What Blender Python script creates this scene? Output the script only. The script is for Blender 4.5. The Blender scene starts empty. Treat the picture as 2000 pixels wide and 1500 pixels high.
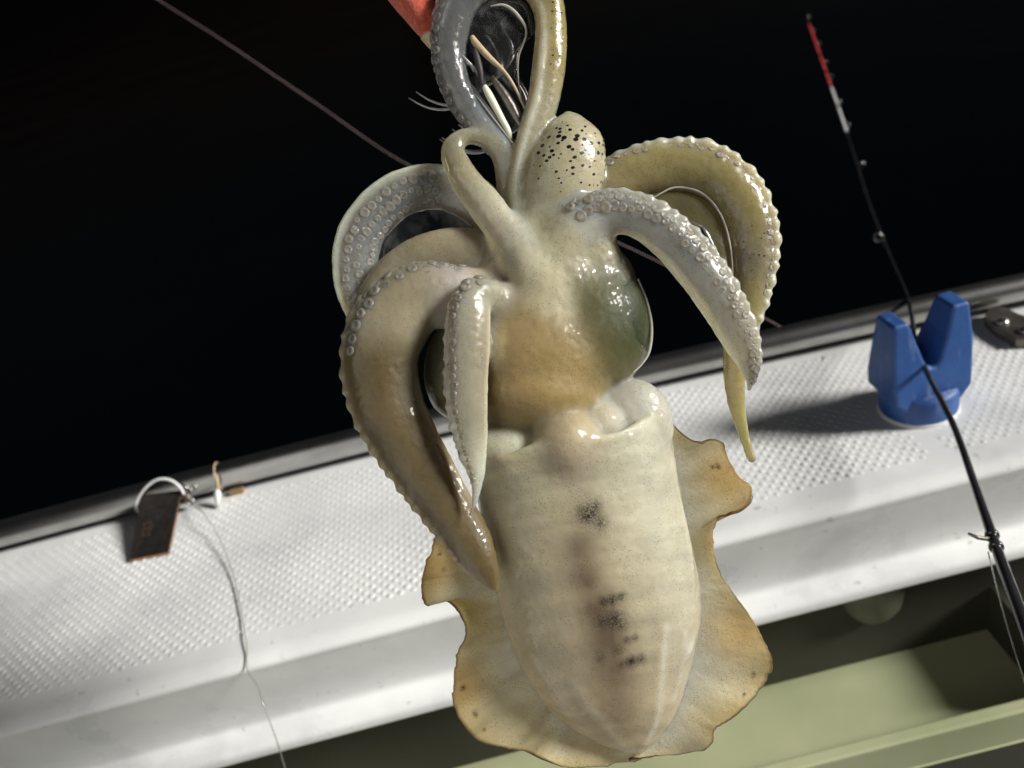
import bpy, bmesh, math, random
import numpy as np
from mathutils import Vector, Matrix, kdtree
from mathutils.noise import noise as mnoise

random.seed(7)
rng = np.random.default_rng(7)
SC = bpy.context.scene
COL = SC.collection

# ------------------------------------------------------------------ camera
F = 1732.0                       # focal length in photo pixels (2000 px wide)
PITCH, ROLL = math.radians(30), math.radians(14.6)
ZG = 0.75                        # gunwale top height
CAM = Vector((0, 0, ZG + 0.38))
fwd = Vector((0, math.cos(PITCH), -math.sin(PITCH)))
r0, u0 = Vector((1, 0, 0)), Vector((0, math.sin(PITCH), math.cos(PITCH)))
RT = math.cos(ROLL) * r0 - math.sin(ROLL) * u0
UP = math.sin(ROLL) * r0 + math.cos(ROLL) * u0
cam = bpy.data.cameras.new('camera')
co = bpy.data.objects.new('camera', cam); COL.objects.link(co)
m = Matrix.Identity(4)
for i in range(3):
    m[i][0], m[i][1], m[i][2], m[i][3] = RT[i], UP[i], -fwd[i], CAM[i]
co.matrix_world = m
cam.sensor_width = 36.0
cam.lens = 36.0 * F / 2000.0
cam.clip_start, cam.clip_end = 0.01, 5000
D0 = 0.34                        # distance of the squid
cam.dof.use_dof = True
cam.dof.focus_distance = D0
cam.dof.aperture_fstop = 11
SC.camera = co

# ------------------------------------------------------------------ light
w = bpy.data.worlds.new('World'); SC.world = w; w.use_nodes = True
nt = w.node_tree
bg = nt.nodes['Background']
sky = nt.nodes.new('ShaderNodeTexSky'); sky.sky_type = 'NISHITA'; sky.sun_disc = False
sky.sun_elevation = math.radians(-3); sky.sun_rotation = math.radians(113)
nt.links.new(sky.outputs[0], bg.inputs[0]); bg.inputs[1].default_value = 0.15
TOSUN = Vector((0.84, -0.25, 0.49)).normalized()
sl = bpy.data.lights.new('deck_floodlight', 'SUN'); sl.energy = 4.4; sl.angle = math.radians(15)
sl.color = (1.0, 0.97, 0.92)
so = bpy.data.objects.new('deck_floodlight', sl); COL.objects.link(so)
so.location = (2, -1, 4)
so.rotation_euler = TOSUN.to_track_quat('Z', 'Y').to_euler()
SC.view_settings.view_transform = 'Standard'; SC.view_settings.look = 'None'
SC.view_settings.exposure = 0.32; SC.view_settings.gamma = 1.0
SC.cycles.max_bounces = 12; SC.cycles.transmission_bounces = 10
SC.cycles.use_denoising = True
SC.cycles.caustics_refractive = False; SC.cycles.caustics_reflective = False

# ------------------------------------------------------------------ pixel -> place helpers
def ray(u, v):
    return RT * ((u - 1000) / F) - UP * ((v - 750) / F) + fwd
def on_z(u, v, z):
    d = ray(u, v); return CAM + d * ((z - CAM.z) / d.z)
def on_y(u, v, y):
    d = ray(u, v); return CAM + d * ((y - CAM.y) / d.y)
def at(u, v, d):
    return CAM + ray(u, v) * d
S = D0 / F
def P(u, v, o=0.0):              # o: metres-in-pixels behind (+) or before (-) the squid's middle
    return CAM + ray(u, v) * (D0 + o * S)

# ------------------------------------------------------------------ materials
def newmat(name):
    mt = bpy.data.materials.new(name); mt.use_nodes = True
    n = mt.node_tree.nodes; l = mt.node_tree.links
    return mt, n, l, n['Principled BSDF']
def ramp(n, stops):
    r = n.new('ShaderNodeValToRGB'); e = r.color_ramp.elements
    e[0].position, e[0].color = stops[0][0], (*stops[0][1], 1)
    e[1].position, e[1].color = stops[-1][0], (*stops[-1][1], 1)
    for p, c in stops[1:-1]:
        k = e.new(p); k.color = (*c, 1)
    return r
def texco(n, l, kind='Object'):
    return n.new('ShaderNodeTexCoord').outputs[kind]
def noise(n, l, vec, scale, detail=4, rough=0.55):
    t = n.new('ShaderNodeTexNoise'); t.inputs['Scale'].default_value = scale
    t.inputs['Detail'].default_value = detail; t.inputs['Roughness'].default_value = rough
    l.new(vec, t.inputs['Vector']); return t
def simple(name, c1, c2, scale, rough=0.5, metal=0.0, bump=0.0, bscale=None, coat=0.0, bdist=0.001):
    mt, n, l, b = newmat(name)
    v = texco(n, l)
    t = noise(n, l, v, scale)
    r = ramp(n, [(0.3, c1), (0.7, c2)])
    l.new(t.outputs['Fac'], r.inputs[0]); l.new(r.outputs[0], b.inputs['Base Color'])
    b.inputs['Roughness'].default_value = rough; b.inputs['Metallic'].default_value = metal
    b.inputs['Coat Weight'].default_value = coat; b.inputs['Coat Roughness'].default_value = 0.1
    if bump:
        t2 = noise(n, l, v, bscale or scale * 4, 6)
        bp = n.new('ShaderNodeBump'); bp.inputs['Strength'].default_value = bump
        bp.inputs['Distance'].default_value = bdist
        l.new(t2.outputs['Fac'], bp.inputs['Height']); l.new(bp.outputs[0], b.inputs['Normal'])
    return mt

def gelcoat():
    mt, n, l, b = newmat('gelcoat')
    v = texco(n, l)
    t = noise(n, l, v, 14, 6); r = ramp(n, [(0.28, (0.60, 0.61, 0.61)), (0.42, (0.72, 0.73, 0.73)), (0.64, (0.82, 0.83, 0.82))])
    l.new(t.outputs['Fac'], r.inputs[0])
    t2 = noise(n, l, v, 130, 3); r2 = ramp(n, [(0.67, (0, 0, 0)), (0.73, (1, 1, 1))])
    l.new(t2.outputs['Fac'], r2.inputs[0])
    mx = n.new('ShaderNodeMix'); mx.data_type = 'RGBA'
    mx.inputs[7].default_value = (0.36, 0.36, 0.34, 1)
    mm = n.new('ShaderNodeMath'); mm.operation = 'MULTIPLY'; mm.inputs[1].default_value = 0.5
    l.new(r2.outputs[0], mm.inputs[0]); l.new(mm.outputs[0], mx.inputs[0])
    l.new(r.outputs[0], mx.inputs[6]); l.new(mx.outputs[2], b.inputs['Base Color'])
    r3 = ramp(n, [(0.3, (0.22,) * 3), (0.7, (0.42,) * 3)]); l.new(t.outputs['Fac'], r3.inputs[0])
    l.new(r3.outputs[0], b.inputs['Roughness'])
    t3 = noise(n, l, v, 60, 5); bp = n.new('ShaderNodeBump'); bp.inputs['Strength'].default_value = 0.15
    bp.inputs['Distance'].default_value = 0.001
    l.new(t3.outputs['Fac'], bp.inputs['Height']); l.new(bp.outputs[0], b.inputs['Normal'])
    return mt
M = {}
M['gel'] = gelcoat()
M['green'] = simple('pocket_green', (0.34, 0.37, 0.21), (0.45, 0.47, 0.29), 9, 0.55, 0, 0.3, 40)
M['steel'] = simple('stainless_steel', (0.38, 0.375, 0.36), (0.54, 0.53, 0.52), 25, 0.30, 1.0, 0.10, 150)
M['dark_metal'] = simple('tarnished_metal', (0.10, 0.09, 0.085), (0.22, 0.20, 0.18), 120, 0.4, 0.8, 0.4, 400)
def blue_plastic():
    mt, n, l, b = newmat('blue_plastic')
    v = texco(n, l)
    t = noise(n, l, v, 45, 5); r = ramp(n, [(0.3, (0.018, 0.066, 0.235)), (0.7, (0.03, 0.10, 0.31))]); l.new(t.outputs['Fac'], r.inputs[0])
    mp = n.new('ShaderNodeMapping'); mp.inputs['Scale'].default_value = (1, 1, .12); l.new(v, mp.inputs['Vector'])
    t2 = noise(n, l, mp.outputs[0], 170, 3); r2 = ramp(n, [(0.60, (0, 0, 0)), (0.72, (1, 1, 1))]); l.new(t2.outputs['Fac'], r2.inputs[0])
    f = n.new('ShaderNodeMath'); f.operation = 'MULTIPLY'; f.inputs[1].default_value = 0.35; l.new(r2.outputs[0], f.inputs[0])
    mx = n.new('ShaderNodeMix'); mx.data_type = 'RGBA'; mx.inputs[7].default_value = (0.30, 0.36, 0.50, 1)
    l.new(f.outputs[0], mx.inputs[0]); l.new(r.outputs[0], mx.inputs[6]); l.new(mx.outputs[2], b.inputs['Base Color'])
    b.inputs['Roughness'].default_value = 0.5
    t3 = noise(n, l, v, 320, 5); bp = n.new('ShaderNodeBump'); bp.inputs['Strength'].default_value = 0.3; bp.inputs['Distance'].default_value = 0.0008
    l.new(t3.outputs['Fac'], bp.inputs['Height']); l.new(bp.outputs[0], b.inputs['Normal'])
    return mt
M['blue'] = blue_plastic()
M['rod_black'] = simple('rod_blank', (0.012, 0.012, 0.014), (0.03, 0.03, 0.034), 60, 0.25, 0, 0, coat=0.5)
M['rod_red'] = simple('red_wrap', (0.75, 0.05, 0.06), (0.9, 0.12, 0.10), 200, 0.4)
M['rod_white'] = simple('white_wrap', (0.75, 0.75, 0.78), (0.85, 0.85, 0.85), 200, 0.35)
M['rubber'] = simple('black_rubber', (0.02, 0.02, 0.02), (0.04, 0.04, 0.04), 60, 0.6)
M['wood'] = simple('brown_chip', (0.20, 0.12, 0.06), (0.30, 0.19, 0.10), 90, 0.7)
M['white_plastic'] = simple('white_plastic', (0.7, 0.7, 0.7), (0.8, 0.8, 0.8), 90, 0.4)
M['line_pink'] = simple('braided_line', (0.40, 0.31, 0.31), (0.50, 0.40, 0.40), 30, 0.5)
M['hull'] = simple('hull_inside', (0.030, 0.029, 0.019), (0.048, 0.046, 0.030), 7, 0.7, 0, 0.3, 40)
M['sleeve'] = simple('sleeve_plastic', (0.09, 0.09, 0.06), (0.13, 0.13, 0.09), 20, 0.6)
M['deck'] = simple('deck_paint', (0.20, 0.20, 0.18), (0.27, 0.27, 0.25), 3, 0.6, 0, 0.2, 60)
M['outer'] = simple('hull_outside', (0.5, 0.52, 0.52), (0.6, 0.6, 0.6), 6, 0.35)
def mono():
    mt, n, l, b = newmat('monofilament')
    t = noise(n, l, texco(n, l), 60)
    r = ramp(n, [(0.3, (0.55, 0.66, 0.52)), (0.7, (0.80, 0.86, 0.78))]); l.new(t.outputs['Fac'], r.inputs[0])
    l.new(r.outputs[0], b.inputs['Base Color'])
    b.inputs['Transmission Weight'].default_value = 0.85; b.inputs['Roughness'].default_value = 0.1
    return mt
M['mono'] = mono()
def water():
    mt, n, l, b = newmat('night_water')
    v = texco(n, l); t = noise(n, l, v, 0.8, 4)
    r = ramp(n, [(0.3, (0.0008, 0.0012, 0.0016)), (0.7, (0.0012, 0.0018, 0.0024))])
    l.new(t.outputs['Fac'], r.inputs[0]); l.new(r.outputs[0], b.inputs['Base Color'])
    b.inputs['Roughness'].default_value = 0.12; b.inputs['IOR'].default_value = 1.33; b.inputs['Specular IOR Level'].default_value = 0.02
    bp = n.new('ShaderNodeBump'); bp.inputs['Strength'].default_value = 0.25; bp.inputs['Distance'].default_value = 0.1
    l.new(t.outputs['Fac'], bp.inputs['Height']); l.new(bp.outputs[0], b.inputs['Normal'])
    return mt
M['water'] = water()
def cloth_red():
    mt, n, l, b = newmat('red_jig_cloth')
    v = texco(n, l); t = noise(n, l, v, 620, 6, 0.75)
    r = ramp(n, [(0.3, (0.50, 0.035, 0.015)), (0.55, (0.78, 0.12, 0.05)), (0.75, (0.9, 0.36, 0.2))])
    l.new(t.outputs['Fac'], r.inputs[0]); l.new(r.outputs[0], b.inputs['Base Color'])
    b.inputs['Roughness'].default_value = 0.45
    b.inputs['Sheen Weight'].default_value = 0.3
    bp = n.new('ShaderNodeBump'); bp.inputs['Strength'].default_value = 1.0; bp.inputs['Distance'].default_value = 0.0016
    l.new(t.outputs['Fac'], bp.inputs['Height']); l.new(bp.outputs[0], b.inputs['Normal'])
    return mt
M['cloth'] = cloth_red()
M['hook'] = simple('hook_steel', (0.42, 0.41, 0.41), (0.55, 0.53, 0.53), 300, 0.35, 0.3)
M['glow'] = simple('pale_tape', (0.75, 0.76, 0.55), (0.85, 0.85, 0.7), 400, 0.3)
M['tan_skin'] = simple('pale_skin', (0.42, 0.40, 0.33), (0.55, 0.53, 0.46), 300, 0.3, coat=0.5)
M['tan'] = simple('tan_thread', (0.45, 0.34, 0.2), (0.6, 0.48, 0.32), 500, 0.5)

def flesh(name, sss=1.0, scale=0.013, clear_mul=1.0, rough=0.30, coat=1.0, bump=0.25, base_clear=0.05, thin=0.0):
    mt, n, l, b = newmat(name)
    v = texco(n, l)
    ac = n.new('ShaderNodeAttribute'); ac.attribute_name = 'tint'
    ax = n.new('ShaderNodeAttribute'); ax.attribute_name = 'aux'
    sep = n.new('ShaderNodeSeparateColor'); l.new(ax.outputs['Color'], sep.inputs[0])
    def mth(op, a, c):
        x = n.new('ShaderNodeMath'); x.operation = op; x.use_clamp = True
        for i, q in enumerate((a, c)):
            if isinstance(q, (int, float)): x.inputs[i].default_value = q
            else: l.new(q, x.inputs[i])
        return x.outputs[0]
    def mix(fac, a, c):
        x = n.new('ShaderNodeMix'); x.data_type = 'RGBA'
        l.new(fac, x.inputs[0])
        for i, q in ((6, a), (7, c)):
            if isinstance(q, tuple): x.inputs[i].default_value = (*q, 1)
            else: l.new(q, x.inputs[i])
        return x.outputs[2]
    # mottling of the skin
    t1 = noise(n, l, v, 110, 5, 0.6)
    g = ramp(n, [(0.25, (0.87, 0.86, 0.83)), (0.75, (1.08, 1.07, 1.05))]); l.new(t1.outputs['Fac'], g.inputs[0])
    mm = n.new('ShaderNodeMix'); mm.data_type = 'RGBA'; mm.blend_type = 'MULTIPLY'; mm.inputs[0].default_value = 1
    l.new(ac.outputs['Color'], mm.inputs[6]); l.new(g.outputs[0], mm.inputs[7])
    col = mm.outputs[2]
    # fine pigment dots over all skin
    vo = n.new('ShaderNodeTexVoronoi'); vo.inputs['Scale'].default_value = 1150; l.new(v, vo.inputs['Vector'])
    ds = ramp(n, [(0.16, (1, 1, 1)), (0.30, (0, 0, 0))]); l.new(vo.outputs['Distance'], ds.inputs[0])
    pn = noise(n, l, v, 160, 2); pr = ramp(n, [(0.38, (0, 0, 0)), (0.58, (1, 1, 1))]); l.new(pn.outputs['Fac'], pr.inputs[0])
    f1 = mth('MULTIPLY', mth('MULTIPLY', ds.outputs[0], pr.outputs[0]), 0.55)
    col = mix(f1, col, (0.05, 0.035, 0.02))
    # dark ink blotches
    n2 = noise(n, l, v, 1400, 3, 0.7); r2 = ramp(n, [(0.35, (0, 0, 0)), (0.6, (1, 1, 1))]); l.new(n2.outputs['Fac'], r2.inputs[0])
    f2 = mth('MULTIPLY', mth('MULTIPLY', sep.outputs['Green'], mth('ADD', r2.outputs[0], 0.25)), 1.0)
    col = mix(f2, col, (0.025, 0.014, 0.012))
    # large chromatophores
    mp = n.new('ShaderNodeMapping'); mp.inputs['Scale'].default_value = (1.0, 1.0, 1.5); l.new(v, mp.inputs['Vector'])
    v2 = n.new('ShaderNodeTexVoronoi'); v2.inputs['Scale'].default_value = 340; v2.inputs['Randomness'].default_value = 0.85
    l.new(mp.outputs[0], v2.inputs['Vector'])
    thr = mth('MULTIPLY', sep.outputs['Blue'], 0.48)
    lt = mth('LESS_THAN', v2.outputs['Distance'], thr)
    col = mix(lt, col, (0.012, 0.010, 0.010))
    l.new(col, b.inputs['Base Color'])
    tr = mth('MULTIPLY', sep.outputs['Red'], clear_mul)
    tr = mth('ADD', tr, base_clear)
    l.new(tr, b.inputs['Transmission Weight'])
    b.inputs['Subsurface Weight'].default_value = sss
    b.inputs['Subsurface Radius'].default_value = (1.0, 0.75, 0.45)
    b.inputs['Subsurface Scale'].default_value = scale
    b.inputs['IOR'].default_value = 1.36
    wn = noise(n, l, v, 85, 3); wr = ramp(n, [(0.34, (0.2,) * 3), (0.52, (1,) * 3)]); l.new(wn.outputs['Fac'], wr.inputs[0])
    wet = mth('MULTIPLY', mth('MULTIPLY', wr.outputs[0], ax.outputs['Alpha']), coat)
    l.new(wet, b.inputs['Coat Weight']); b.inputs['Coat Roughness'].default_value = 0.03
    rg = n.new('ShaderNodeMapRange'); rg.inputs['To Min'].default_value = 0.62; rg.inputs['To Max'].default_value = rough
    l.new(ax.outputs['Alpha'], rg.inputs['Value'])
    cr1 = n.new('ShaderNodeMapRange'); cr1.inputs['From Min'].default_value = 0.15; cr1.inputs['From Max'].default_value = 0.55
    l.new(sep.outputs['Red'], cr1.inputs['Value'])
    rx = n.new('ShaderNodeMix'); rx.data_type = 'FLOAT'; l.new(cr1.outputs[0], rx.inputs[0]); l.new(rg.outputs[0], rx.inputs[2]); rx.inputs[3].default_value = 0.10
    l.new(rx.outputs[0], b.inputs['Roughness'])
    b.inputs['Coat IOR'].default_value = 1.4
    n3 = noise(n, l, v, 420, 6, 0.65)
    bp = n.new('ShaderNodeBump'); bp.inputs['Strength'].default_value = bump; bp.inputs['Distance'].default_value = 0.0012
    l.new(n3.outputs['Fac'], bp.inputs['Height'])
    l.new(bp.outputs[0], b.inputs['Normal'])
    n4 = noise(n, l, v, 330, 1.5, 0.5)
    bc = n.new('ShaderNodeBump'); bc.inputs['Strength'].default_value = 0.55; bc.inputs['Distance'].default_value = 0.0009
    l.new(n4.outputs['Fac'], bc.inputs['Height']); l.new(bc.outputs[0], b.inputs['Coat Normal'])
    if thin:
        tl = n.new('ShaderNodeBsdfTranslucent'); l.new(col, tl.inputs['Color'])
        ms = n.new('ShaderNodeMixShader'); ms.inputs[0].default_value = thin
        l.new(b.outputs[0], ms.inputs[1]); l.new(tl.outputs[0], ms.inputs[2]); l.new(ms.outputs[0], n['Material Output'].inputs['Surface'])
    return mt
M['flesh'] = flesh('squid_flesh')
M['fin'] = flesh('squid_fin', sss=0.7, scale=0.008, rough=0.35, coat=0.35, bump=0.5, base_clear=0.0, thin=0.3)
M['sucker'] = flesh('sucker_flesh', scale=0.002, bump=0.15)
def clear_gel():
    mt, n, l, b = newmat('clear_membrane')
    v = texco(n, l); mp = n.new('ShaderNodeMapping'); mp.inputs['Rotation'].default_value = (0, .6, .3); mp.inputs['Scale'].default_value = (1, 1, .22); l.new(v, mp.inputs['Vector'])
    t = noise(n, l, mp.outputs[0], 210, 4, 0.6)
    r = ramp(n, [(0.3, (0.84, 0.86, 0.87)), (0.7, (0.93, 0.94, 0.94))]); l.new(t.outputs['Fac'], r.inputs[0])
    l.new(r.outputs[0], b.inputs['Base Color'])
    r2 = ramp(n, [(0.45, (0.985,) * 3), (0.8, (0.90,) * 3)]); l.new(t.outputs['Fac'], r2.inputs[0])
    l.new(r2.outputs[0], b.inputs['Transmission Weight'])
    b.inputs['Roughness'].default_value = 0.1; b.inputs['IOR'].default_value = 1.12
    b.inputs['Coat Weight'].default_value = 0.8; b.inputs['Coat Roughness'].default_value = 0.04
    bp = n.new('ShaderNodeBump'); bp.inputs['Strength'].default_value = 0.35; bp.inputs['Distance'].default_value = 0.0012
    l.new(t.outputs['Fac'], bp.inputs['Height']); l.new(bp.outputs[0], b.inputs['Normal']); l.new(bp.outputs[0], b.inputs['Coat Normal'])
    return mt
M['clear'] = clear_gel()

# ------------------------------------------------------------------ mesh helpers
def link(name, me, mat=None, parent=None, smooth=True):
    o = bpy.data.objects.new(name, me); COL.objects.link(o)
    if mat: me.materials.append(mat)
    if smooth:
        me.polygons.foreach_set('use_smooth', [True] * len(me.polygons))
    if parent: o.parent = parent
    return o
def mesh(name, vs, fs):
    me = bpy.data.meshes.new(name); me.from_pydata([tuple(v) for v in vs], [], fs); me.update()
    return me
def fixn(me):
    bm = bmesh.new(); bm.from_mesh(me); bmesh.ops.recalc_face_normals(bm, faces=bm.faces); bm.to_mesh(me); bm.free()
def empty(name, loc):
    o = bpy.data.objects.new(name, None); COL.objects.link(o); o.location = loc; o.empty_display_size = 0.02
    return o
def tag(o, label, cat, group=None):
    o['label'] = label; o['category'] = cat
    if group: o['group'] = group
def adopt(o, parent):            # parent while keeping world-space vertex positions
    o.parent = parent; o.matrix_parent_inverse = Matrix.Translation(-parent.location)
    return o
def catmull(pts, n):
    p = np.array(pts, float); k = len(p)
    seg = np.linalg.norm(np.diff(p[:, :2], axis=0), axis=1) ** 0.5 + 1e-6
    t = np.concatenate([[0], np.cumsum(seg)])
    m_ = np.zeros_like(p)
    for i in range(k):
        if i == 0: m_[i] = (p[1] - p[0]) / (t[1] - t[0])
        elif i == k - 1: m_[i] = (p[-1] - p[-2]) / (t[-1] - t[-2])
        else: m_[i] = (p[i + 1] - p[i - 1]) / (t[i + 1] - t[i - 1])
    q = np.linspace(0, t[-1], n); out = np.zeros((n, p.shape[1]))
    for j, x in enumerate(q):
        i = min(max(np.searchsorted(t, x) - 1, 0), k - 2)
        h = t[i + 1] - t[i]; s = (x - t[i]) / h
        out[j] = ((2*s**3-3*s**2+1)*p[i] + (s**3-2*s**2+s)*h*m_[i] + (-2*s**3+3*s**2)*p[i+1] + (s**3-s**2)*h*m_[i+1])
    return out
def tube(points, radii, seg=10, flat=1.0, face=None, wob=0.0, cap=True):
    """closed tube through world points; returns verts, faces, frames"""
    n = len(points); vs, fs, fr = [], [], []
    for i in range(n):
        a, c = points[max(i - 1, 0)], points[min(i + 1, n - 1)]
        t = (c - a).normalized()
        vd = (points[i] - CAM).normalized() if face is None else face
        n1 = t.cross(vd)
        if n1.length < 1e-4: n1 = t.orthogonal()
        n1.normalize(); n2 = n1.cross(t).normalized()
        if n2.dot(vd) > 0: n2 = -n2
        fr.append((t, n1, n2))
        for k in range(seg):
            f = 2 * math.pi * k / seg
            r = radii[i]
            if wob: r *= 1 + wob * mnoise(points[i] * 90 + Vector((math.cos(f), math.sin(f), 0)) * 1.3)
            vs.append(points[i] + n1 * (math.cos(f) * r) + n2 * (math.sin(f) * r * flat))
    for i in range(n - 1):
        for k in range(seg):
            k2 = (k + 1) % seg
            fs.append((i * seg + k, i * seg + k2, (i + 1) * seg + k2, (i + 1) * seg + k))
    if cap:
        fs.append(tuple(range(seg - 1, -1, -1))); fs.append(tuple((n - 1) * seg + k for k in range(seg)))
    return vs, fs, fr
def tube_obj(name, points, radii, mat, parent=None, seg=8, **kw):
    if not isinstance(radii, (list, tuple, np.ndarray)): radii = [radii] * len(points)
    vs, fs, _ = tube(points, radii, seg, **kw)
    me = mesh(name, vs, fs); fixn(me)
    o = link(name, me, mat)
    if parent: adopt(o, parent)
    return o
def box(bm, x0, x1, y0, y1, z0, z1):
    v = [bm.verts.new((x, y, z)) for x in (x0, x1) for y in (y0, y1) for z in (z0, z1)]
    for f in ((0, 1, 3, 2), (4, 6, 7, 5), (0, 4, 5, 1), (2, 3, 7, 6), (0, 2, 6, 4), (1, 5, 7, 3)):
        bm.faces.new([v[i] for i in f])
def box_obj(name, ext, mat, parent=None, bevel=0.0):
    bm = bmesh.new(); box(bm, *ext)
    bmesh.ops.recalc_face_normals(bm, faces=bm.faces)
    if bevel: bmesh.ops.bevel(bm, geom=bm.edges[:], offset=bevel, segments=3, affect='EDGES', profile=0.5)
    me = bpy.data.meshes.new(name); bm.to_mesh(me); bm.free()
    o = link(name, me, mat, smooth=False)
    if parent: adopt(o, parent)
    return o

# ================================================================== THE SETTING
# sea
def sea():
    n = 60; xs = np.linspace(-1, 1, n)
    vs = [(math.copysign(abs(x) ** 3, x) * 1500, math.copysign(abs(y) ** 3, y) * 1500, 0.04 * math.sin(9*x + 3*y) * min(1, abs(y) * 5))
          for y in xs for x in xs]
    fs = [(j*n+i, j*n+i+1, (j+1)*n+i+1, (j+1)*n+i) for j in range(n-1) for i in range(n-1)]
    o = link('sea', mesh('sea', vs, fs), M['water']); o['kind'] = 'structure'
sea()

# boat: one thing, its parts below
boat = empty('boat', (0, 0.5, 0.1))
tag(boat, 'white fibreglass boat side with non-slip gunwale top and green side pocket', 'boat')
rail_px = [(0, 1082), (360, 985), (720, 892), (1010, 822), (1300, 757), (1720, 660), (2000, 598)]
edge_px = [(0, 1424), (350, 1333), (700, 1240), (1080, 1138), (1450, 1037), (1750, 960), (2000, 902)]
rail_w = [on_z(u, v, ZG) for u, v in rail_px]
edge_w = [on_z(u, v, ZG) for u, v in edge_px]
cr = np.polyfit([p.x for p in rail_w], [p.y for p in rail_w], 2)
ce = np.polyfit([p.x for p in edge_w], [p.y for p in edge_w], 2)
def y_out(x): return float(np.polyval(cr, x))
def y_in(x): return float(np.polyval(ce, x))
X0, X1 = -0.95, 1.0
NX = 90
prof = [(-0.060, -0.350, 1), (-0.042, -0.080, 1), (-0.030, -0.022, 1), (-0.020, -0.006, 1), (-0.008, -0.0005, 1), (0.004, 0.0, 1)]
prof_in = [(0.016, 0.0), (0.008, -0.0004), (0.003, -0.0022), (0.0, -0.0055), (0.0012, -0.012), (0.0060, -0.034), (0.0110, -0.058),
           (0.0108, -0.0645), (0.0060, -0.0672), (0.0000, -0.0690), (-0.0030, -0.0718), (-0.0036, -0.0755),
           (-0.0030, -0.0790), (-0.0005, -0.0808), (0.0025, -0.0795), (0.0045, -0.0720), (0.012, -0.0690)]
pi_ = catmull([(a, b) for a, b in prof_in], 70)
def gunwale():
    vs, fs = [], []; xs = np.linspace(X0, X1, NX)
    cnt = None
    for x in xs:
        yo, yi = y_out(x), y_in(x)
        row = [(x, yo - a, ZG + b) for a, b, _ in prof]
        row = [(x, yo + (-a), ZG + b) for a, b, _ in prof]
        for q in (0.25, 0.5, 0.75):
            row.append((x, yo - 0.004 + (yi + 0.016 - yo + 0.004) * q, ZG))
        row += [(x, yi + a, ZG + b) for a, b in pi_]
        row.append((x, yo - 0.020, ZG - 0.066)); row.append((x, yo - 0.012, ZG - 0.35))
        cnt = len(row); vs += row
    for i in range(NX - 1):
        for k in range(cnt - 1):
            fs.append((i*cnt+k, (i+1)*cnt+k, (i+1)*cnt+k+1, i*cnt+k+1))
    me = mesh('gunwale', vs, fs); fixn(me)
    o = link('gunwale', me, M['gel']); adopt(o, boat)
    return o
gw = gunwale()

# raised non-slip grain on the top: thousands of tiny studs
HOLD = on_z(1793, 795, ZG)       # rod holder stands here
def nonslip():
    vs, fs = [], []
    dx, dy = 0.0080, 0.0078
    gap = [on_z(u, v, ZG) for u, v in ((1765, 815), (1815, 858), (1842, 905), (1852, 965))]
    base = []
    for j in range(-4, 40):
        for i in range(int((X1 - X0) / dx)):
            x = X0 + (i + 0.5 * (j % 2)) * dx
            y = y_in(x) + 0.026 + j * dy * 0.5 * 1.12
            if y < y_in(x) + 0.024 or y > y_out(x) - 0.010: continue
            if (Vector((x, y)) - HOLD.xy).length < 0.034: continue
            if min((Vector((x, y)) - (gap[k].xy + (gap[k+1].xy - gap[k].xy) * t)).length for k in range(3) for t in (0, .33, .66, 1)) < 0.007: continue
            base.append((x + random.gauss(0, 0.0002), y + random.gauss(0, 0.0002)))
    for x, y in base:
        r = 0.0027 * random.uniform(0.85, 1.12); h = 0.00060 * random.uniform(0.6, 1.2) * (0.75 + 0.7 * mnoise(Vector((x * 14, y * 14, 2)))); b = len(vs)
        for k in range(6):
            a = math.pi / 3 * k; vs.append((x + r * math.cos(a), y + r * math.sin(a), ZG - 0.0001))
        for k in range(6):
            a = math.pi / 3 * k; vs.append((x + .5 * r * math.cos(a), y + .5 * r * math.sin(a), ZG + h * .85))
        vs.append((x, y, ZG + h))
        for k in range(6):
            k2 = (k + 1) % 6
            fs.append((b + k, b + k2, b + 6 + k2, b + 6 + k)); fs.append((b + 6 + k, b + 6 + k2, b + 12))
    me = mesh('nonslip_studs', vs, fs)
    o = link('nonslip_studs', me, M['gel']); adopt(o, gw) if False else adopt(o, boat)
    o['kind'] = 'stuff'
nonslip()

# rail
RR = 0.0105
def rail_pt(x): return Vector((x, y_out(x) + 0.006, ZG + RR + 0.0035))
xs = np.linspace(X0, X1, 80)
tube_obj('rail', [rail_pt(x) for x in xs], RR, M['steel'], boat, 20)
# stand-offs under the rail
for x in (-0.70, 0.04, 0.72):
    p = rail_pt(x)
    box_obj('rail_foot', (x - 0.012, x + 0.012, p.y - 0.006, p.y + 0.010, ZG - 0.004, ZG + 0.010), M['steel'], boat, 0.002)
# clamp plate that ties the rail down, by the rod holder
def plate_poly(name, top, thick, mat, parent, bevel=0.001):
    bm = bmesh.new()
    vs = [bm.verts.new(p) for p in top]; f = bm.faces.new(vs)
    r = bmesh.ops.extrude_face_region(bm, geom=[f])
    nrm = (top[1] - top[0]).cross(top[2] - top[0]).normalized()
    if nrm.z < 0: nrm = -nrm
    for e in r['geom']:
        if isinstance(e, bmesh.types.BMVert): e.co -= nrm * thick
    bmesh.ops.recalc_face_normals(bm, faces=bm.faces)
    if bevel: bmesh.ops.bevel(bm, geom=bm.edges[:], offset=bevel, segments=2, affect='EDGES', profile=0.5)
    me = bpy.data.meshes.new(name); bm.to_mesh(me); bm.free()
    o = link(name, me, mat, smooth=False)
    if parent: adopt(o, parent)
    return o
cl = [on_z(u, v, ZG + 0.008) for u, v in ((1922, 618), (1945, 640), (1985, 662), (2035, 660), (2050, 630), (1990, 612), (1960, 598), (1930, 600))]
plate_poly('rail_clamp', cl, 0.008, M['dark_metal'], boat)
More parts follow.
